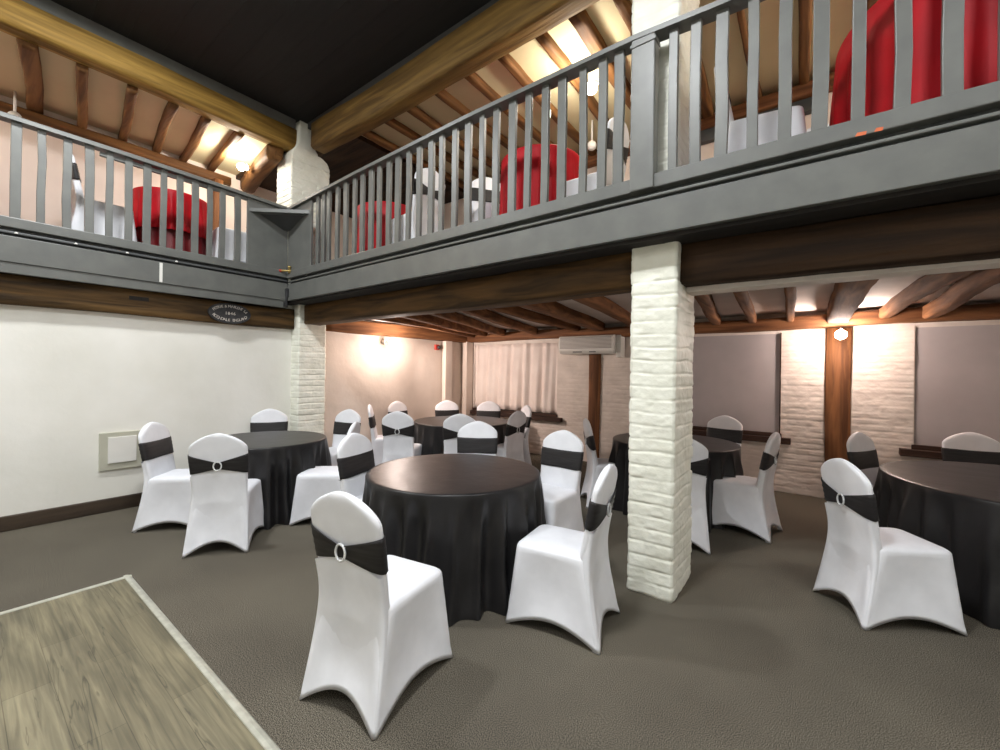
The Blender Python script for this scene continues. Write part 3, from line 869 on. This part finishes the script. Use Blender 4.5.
# ================================================================ DANCE FLOOR
df = thing('dance_floor', 'grey oak plank dance floor laid on the carpet in the near left corner', 'dance floor', (-3.86, 0.80, 0))
df.location = (0, 0, 0)
X0, X1, Y0, Y1 = -3.875, 0.9, -3.2, 0.80
MB().box(X0 + 0.01, X1, Y0, Y1 - 0.01, 0.001, 0.012).build('plank_panel', M['planks'], df)
ed = MB().loft([[(x, Y1 - 0.040, 0.012), (x, Y1 - 0.038, 0.016), (x, Y1 - 0.022, 0.017), (x, Y1 - 0.004, 0.010), (x, Y1 + 0.004, 0.001), (x, Y1 - 0.040, 0.001)] for x in (X0 - 0.02, X1)])
ed.build('edge_trim', M['alu'], df)
ed = MB().loft([[(X0 + 0.032, y, 0.012), (X0 + 0.03, y, 0.017), (X0 + 0.006, y, 0.019), (X0 - 0.014, y, 0.010), (X0 - 0.024, y, 0.001), (X0 + 0.032, y, 0.001)] for y in (Y0, Y1)])
ed.build('edge_trim', M['alu'], df)


# ================================================================ CHAIRS
def rrect(x0, x1, y0, y1, rad, n=14, nc=3):
    """rounded rectangle, returns (x, y, s, side) with s in -1..1 along each side"""
    pts = []
    cs = [(x1 - rad, y1 - rad, 0), (x0 + rad, y1 - rad, 90), (x0 + rad, y0 + rad, 180), (x1 - rad, y0 + rad, 270)]
    for i, (cx, cy, a0) in enumerate(cs):
        for k in range(nc + 1):
            a = math.radians(a0 + 90 * k / nc)
            pts.append((cx + rad * math.cos(a), cy + rad * math.sin(a), 1.0, i))
        nx_, ny_, na = cs[(i + 1) % 4]
        ax, ay = cx + rad * math.cos(math.radians(a0 + 90)), cy + rad * math.sin(math.radians(a0 + 90))
        bx, by = nx_ + rad * math.cos(math.radians(na)), ny_ + rad * math.sin(math.radians(na))
        for k in range(1, n):
            t = k / n
            pts.append((ax + (bx - ax) * t, ay + (by - ay) * t, 2 * t - 1, i))
    return pts


ZS = 0.455
def cover_mesh():
    mb_ = MB()
    foot = (-0.285, 0.285, -0.228, 0.228)
    seat = (-0.198, 0.245, -0.200, 0.200)
    base = rrect(*foot, 0.016)
    n = len(base)
    arch = {0: 0.070, 1: 0.088, 2: 0.070, 3: 0.075}   # +y side, rear, -y side, front
    rings = []
    rows = 16
    def outline(f, rad):
        return rrect(*[foot[k] + (seat[k] - foot[k]) * f for k in range(4)], rad)
    outs = [outline(i / 60, 0.016 + 0.03 * i / 60) for i in range(61)]
    for rI in range(rows + 1):
        t = rI / rows
        ring = []
        for j in range(n):
            s = base[j][2]
            side = base[j][3]
            zh = 0.004 + arch[side] * (1 - abs(s) ** 2.0) if abs(s) < 1 else 0.004
            z = zh + (ZS - zh) * t
            f = z / ZS
            o = outs[min(60, int(round(f * 60)))][j]
            pinch = 0.026 * math.sin(PI * min(f, 1)) * (1 - s * s) if abs(s) < 1 else 0
            x, y = o[0], o[1]
            if side == 0: y -= pinch
            elif side == 2: y += pinch
            elif side == 1: x += pinch * 1.2
            else: x -= pinch
            # little foot pockets
            if f < 0.10 and abs(s) >= 0.85:
                k = 1 + 0.02 * (1 - f / 0.10)
                x, y = x * k, y * k
            ring.append((x, y, z))
        rings.append(ring)
    # inner hem lip
    rings.insert(0, [(p[0] * 0.965, p[1] * 0.965, p[2] + 0.012) for p in rings[0]])
    for ins, dz, rc in ((0.006, 0.012, .045), (0.016, 0.020, .045), (0.035, 0.026, .045), (0.10, 0.030, .045), (0.17, 0.031, .02)):
        o = rrect(seat[0] + ins, seat[1] - ins, seat[2] + ins, seat[3] - ins, rc)
        rings.append([(p[0], p[1], ZS + dz) for p in o])
    mb_.loft(rings, cap0=False, cap1=True)
    # one stretched rear panel from the hem up to the sash
    kz = [0.0, 0.15, 0.30, 0.40, 0.48, 0.55, 0.62, 0.70]
    kx = [-0.289, -0.257, -0.228, -0.2155, -0.2150, -0.2255, -0.2385, -0.2530]
    kw = [0.231, 0.221, 0.212, 0.206, 0.2005, 0.1985, 0.2040, 0.2085]
    def sm(z, ks):
        # smooth the polyline a little
        return sum(np.interp(z + o, kz, ks) for o in (-0.05, -0.025, 0, 0.025, 0.05)) / 5
    NU, NV = 36, 34
    vs_, fs_ = [], []
    for j in range(NV + 1):
        for i in range(NU + 1):
            q = -1 + 2 * i / NU
            e = 0.88
            sN = max(-1, min(1, q / e))
            zh = 0.004 + arch[1] * (1 - sN * sN)
            z = zh + (0.688 - 0.066 * abs(sN) ** 1.1 - zh) * j / NV
            W, X = sm(z, kw), sm(z, kx)
            dish = 0.028 * math.sin(PI * min(z / 0.40, 1)) * (1 - sN * sN) + 0.006 * (1 - sN * sN)
            if abs(q) <= e:
                cr = 0.012 * max(0, abs(sN) - 0.9) / 0.1
                vs_.append((X + dish + cr * 0.5, W * sN * (1 - 0.01 * cr / 0.012), z))
            else:
                k = (abs(q) - e) / (1 - e)
                vs_.append((X + 0.006 + 0.034 * k, math.copysign(W * 0.99 + 0.004 * math.sin(k * PI) * max(0, 1 - z / 0.6) - 0.006 * k, q), z))
    for j in range(NV):
        for i in range(NU):
            a_ = j * (NU + 1) + i
            fs_.append((a_, a_ + NU + 1, a_ + NU + 2, a_ + 1))
    mb_.add(vs_, fs_)
    # backrest
    rr_ = []
    zl = list(np.linspace(0.445, 0.84, 20)) + [0.97 - 0.125 * (1 - math.sin(a)) for a in np.linspace(0.08, PI / 2, 16)]
    for z in zl:
        rr_.append(back_ring(min(z, 0.9695), 44))
    mb_.loft(rr_, cap0=True, cap1=True)
    return mb_


def back_dims(z):
    q = (z - 0.46) / 0.51
    xc = -0.172 - 0.095 * max(q, -0.2) ** 1 if q >= 0 else -0.172 - 0.02 * q
    wd = 0.191 + 0.018 * min(max((z - 0.46) / 0.30, 0), 1)
    th = 0.036 - 0.008 * min(max(q, 0), 1)
    if z > 0.845:
        k = (z - 0.845) / 0.125
        wd *= max(1 - k ** 1.6, 0.0004) ** 0.68
        th *= max(1 - k ** 6, 0.02) ** 0.5
    return xc, wd, th


def back_ring(z, n, off=0.0, ex=2.0 / 4.0):
    xc, wd, th = back_dims(z)
    out = []
    for k in range(n):
        a = 2 * PI * k / n
        c, s = math.cos(a), math.sin(a)
        ey = 0.42 if True else ex
        y = (wd + off) * math.copysign(abs(s) ** ey, s)
        x = xc + (th + off) * math.copysign(abs(c) ** 0.75, c)
        # slight hollow of the rear and front faces
        x += 0.006 * (1 - (y / (wd + off + 1e-6)) ** 2) * (1 if c < 0 else -0.5)
        out.append((x, y, z))
    return out


def sash_mesh():
    n = 64
    rows = 9
    rings = []
    for i in range(rows + 1):
        v = i / rows
        ring = []
        for k in range(n):
            a = 2 * PI * k / n
            c = math.cos(a)
            xc, wd, th = back_dims(0.72)
            yr = abs(math.copysign(abs(math.sin(a)) ** 0.42, 1))
            if c < 0:      # rear: gathers to the ring
                hgt = 0.050 + 0.112 * yr ** 1.1
                zm = 0.705 + 0.012 * yr
            else:
                hgt = 0.150 + 0.010 * yr
                zm = 0.722
            z = zm + (v - 0.5) * hgt
            xc, wd, th = back_dims(z)
            off = 0.0065 + (0.010 * (1 - yr) if c < 0 else 0)
            # pleats
            off += 0.0035 * math.sin(v * 26 + 3 * yr) * (0.3 if c >= 0 else 1.0)
            y = (wd + 0.0055) * math.copysign(abs(math.sin(a)) ** 0.42, math.sin(a))
            x = xc + (th + off) * math.copysign(abs(c) ** 0.75, c)
            x += 0.006 * (1 - (y / (wd + off)) ** 2) * (1 if c < 0 else -0.5)
            ring.append((x, y, z))
        rings.append(ring)
    m = MB().loft(rings, False, False)
    return m


def ring_mesh():
    xc, wd, th = back_dims(0.705)
    cx = xc - th - 0.016
    m = MB()
    n, k = 28, 10
    R1, R2, r0 = 0.028, 0.036, 0.0058
    rings = []
    for i in range(n + 1):
        a = 2 * PI * i / n
        rings.append([(cx - r0 * math.sin(2 * PI * j / k), (R1 + r0 * math.cos(2 * PI * j / k)) * math.cos(a),
                       0.705 + (R2 + r0 * math.cos(2 * PI * j / k)) * math.sin(a)) for j in range(k)])
    return m.loft(rings, False, False)


proto = None
def chair(cx, cy, deg, label, group, z=0.0):
    global proto
    if proto is None:
        t = thing('banquet_chair', label, 'chair', (cx, cy, z), math.radians(deg), group)
        a = cover_mesh().build('seat_cover', M['white_fabric'], t, smooth=True)
        b = sash_mesh().build('sash', M['black_satin'], t, smooth=True)
        b.modifiers.new('solid', 'SOLIDIFY').thickness = 0.003
        c = ring_mesh().build('sash_ring', M['silver'], t, smooth=True)
        b['label'] = 'black sash band'
        c['label'] = 'pale sparkling ring'
        proto = t
        return t
    r_ = proto.copy()
    C.objects.link(r_)
    r_.location = (cx, cy, z)
    r_.rotation_euler = (0, 0, math.radians(deg))
    r_['label'] = label
    r_['group'] = group
    for ch in list(proto.children):
        c = ch.copy()
        C.objects.link(c)
        c.parent = r_
    return r_


G1 = 'white covered chairs on the lower floor'
CH = [
    (-1.685, 1.295, 100, 'white covered chair nearest the camera, back turned, left front of the middle black table'),
    (-1.225, 2.29, 188, 'white covered chair seen side on, right of the middle black table beside the pillar'),
    (-1.86, 3.15, 268, 'white covered chair facing forward, behind the middle black table on its right'),
    (-2.72, 3.18, 304, 'white covered chair facing forward, straight behind the middle black table'),
    (-2.82, 2.12, 18, 'white covered chair half hidden, left of the middle black table, facing right'),
    (-4.86, 1.37, 46, 'white covered chair by the wall hatch, facing right to the left black table'),
    (-4.035, 1.47, 143, 'white covered chair with back turned, in front of the left black table'),
    (-5.43, 2.41, 333, 'white covered chair against the white wall behind the left black table'),
    (-4.86, 2.95, 284, 'white covered chair beside the corner pillar at the back right of the left table'),
    (-3.93, 2.33, 222, 'white covered chair edge on with its seat pointing left, right of the left table'),
    (-4.42, 3.70, 122, 'white covered chair with back and ring turned to us at the far black table'),
    (-5.22, 4.05, 50, 'white covered chair seen as a thin edge left of the far black table'),
    (-3.68, 4.02, 130, 'white covered chair with back turned, partly hidden behind the middle table chair'),
    (-5.02, 5.20, 326, 'white covered chair beyond the far black table in the far corner'),
    (-4.50, 5.55, 300, 'white covered chair beyond the far black table below the curtain'),
    (-3.50, 4.68, 180, 'white covered chair with narrow bow back at the right of the far table'),
    (-3.82, 5.33, 235, 'white covered chair hidden behind the narrow bow backed chair'),
    (-5.42, 4.62, 5, 'white covered chair tucked behind the ringed chair at the left of the far table'),
    (-1.92, 4.61, 35, 'white covered chair seen edge on left of the table behind the pillar'),
    (-1.02, 4.02, 112, 'white covered chair just right of the pillar with its lower back toward us'),
    (-1.00, 5.83, 262, 'white covered chair below the blind at the far side of the table behind the pillar'),
    (-0.58, 4.70, 172, 'white covered chair seen side on right of the table behind the pillar'),
    (0.34, 3.63, 33, 'white covered chair with back turned at the left of the right hand black table'),
    (0.53, 5.12, 331, 'white covered chair behind the right hand table beside the oak post'),
    (1.21, 5.80, 275, 'white covered chair at the far side of the right hand black table below the window'),
]
for c in CH:
    chair(*c[:4], G1)


# ================================================================ TABLES
def cloth_bm(rad, zt, zb, seed, flare=0.045, amp=0.050, nf=15, n=240, rows=26):
    rg = np.random.RandomState(seed)
    fr = [nf, nf * 0.62, nf * 1.7, nf * 2.6]
    ph = rg.rand(4) * 6.28
    ks = [int(round(f)) for f in fr]
    tw = rg.rand() * 1.0 - 0.5
    rings = [[(0.02 * math.cos(2 * PI * k / n), 0.02 * math.sin(2 * PI * k / n), zt) for k in range(n)]]
    for q in (0.35, 0.7, 0.95):
        rings.append([(rad * q * math.cos(2 * PI * k / n), rad * q * math.sin(2 * PI * k / n), zt) for k in range(n)])
    for a in (0.4, 0.9, 1.4):
        rr = rad - 0.012 + 0.012 * math.sin(a)
        zz = zt - 0.012 + 0.012 * math.cos(a)
        rings.append([(rr * math.cos(2 * PI * k / n), rr * math.sin(2 * PI * k / n), zz) for k in range(n)])
    for i in range(1, rows + 1):
        t = i / rows
        ring = []
        for k in range(n):
            th = 2 * PI * k / n
            w1 = math.sin(ks[0] * th + ph[0] + tw * t)
            fold = 0.55 * (1 - abs(w1)) * 2 - 0.55 + 0.5 * math.sin(ks[1] * th + ph[1]) + 0.25 * math.sin(ks[2] * th + ph[2] - t) + 0.10 * math.sin(ks[3] * th + ph[3])
            rr = rad + flare * t ** 1.2 + amp * fold * min(1, t * 3.5) ** 0.9 * (0.7 + 0.5 * t)
            rr += 0.010 * math.sin(ks[0] * 0.4 * 2 * th // 1 * 0 + 9 * t + 3 * th) * t
            ring.append((rr * math.cos(th), rr * math.sin(th), zt - 0.012 + (zb - zt + 0.012) * t))
        rings.append(ring)
    return MB().loft(rings, True, False)


TB = [(-2.19, 2.33, 0.645, 'black floor length tablecloth on the round table in the middle, nearest the camera'),
      (-4.68, 2.05, 0.60, 'black floor length tablecloth on the left round table in front of the white wall'),
      (-4.27, 4.70, 0.72, 'black floor length tablecloth on the far round table below the curtained window'),
      (-1.30, 4.95, 0.66, 'black floor length tablecloth on the round table partly hidden behind the pillar'),
      (1.30, 4.66, 0.90, 'black floor length tablecloth on the round table at the right edge')]
for i, (x, y, rr, lab) in enumerate(TB):
    o = cloth_bm(rr, 0.745, 0.004, 30 + i, nf=13 if rr < 0.8 else 18).build('tablecloth', M['black_cloth'], smooth=True)
    o.location = (x, y, 0)
    tag(o, lab, 'tablecloth', 'black tablecloths')

# red tables on the galleries
RT = [(-6.46, 1.68, 0.385, 'red tablecloth on the small table behind the left balustrade', False),
      (-6.62, -0.24, 0.40, 'red tablecloth just showing at the left edge of the left gallery', False),
      (-4.60, 3.55, 0.42, 'red tablecloth on the gallery table nearest the corner pillar', True),
      (-2.26, 3.60, 0.40, 'red tablecloth on the gallery table left of the bright lamp', True),
      (0.77, 3.56, 0.71, 'large red floor length tablecloth behind the balustrade at the top right', True)]
for i, (x, y, rr, lab, full) in enumerate(RT):
    o = cloth_bm(rr, ZG + 0.82, ZG + (0.02 if full else 0.34), 50 + i, flare=0.03, amp=0.022, nf=11 if rr < 0.5 else 15, n=160).build('tablecloth', M['red_cloth'], smooth=True)
    o.location = (x, y, 0)
    tag(o, lab, 'tablecloth', 'red tablecloths')
    if not full:
        u = cloth_bm(rr - 0.03, ZG + 0.79, ZG + 0.005, 70 + i, flare=0.02, amp=0.02, nf=10, n=120).build('under_cloth', M['red_dark'], smooth=True)
        u.location = (x, y, 0)
        tag(u, ('deep red under cloth below the short red cloth on the left gallery' if i == 0 else 'deep red under cloth of the table at the left edge of the gallery'), 'tablecloth', 'shade-darkened red under cloths')

G2 = 'white covered chairs on the galleries'
for c in [(-6.29, 1.00, 88, 'white covered gallery chair left of the red table on the left gallery'),
          (-6.10, 2.26, 265, 'white covered gallery chair right of the red table on the left gallery'),
          (-5.15, 3.70, 340, 'white covered gallery chair behind the balusters nearest the corner'),
          (-4.95, 4.30, 310, 'white covered gallery chair at the wall behind the corner red table'),
          (-3.72, 3.26, 175, 'white covered gallery chair right of the corner red table with its ring showing'),
          (-2.86, 3.60, 325, 'white covered gallery chair left of the red table by the bright lamp'),
          (-1.68, 3.58, 178, 'white covered gallery chair between the red table and the upper pillar'),
          (-0.365, 3.45, 8, 'white covered gallery chair right of the upper pillar with its seat behind the balusters'),
          (-0.10, 4.42, 260, 'white covered gallery chair with only its top showing left of the large red table')]:
    chair(*c[:4], G2, z=ZG)
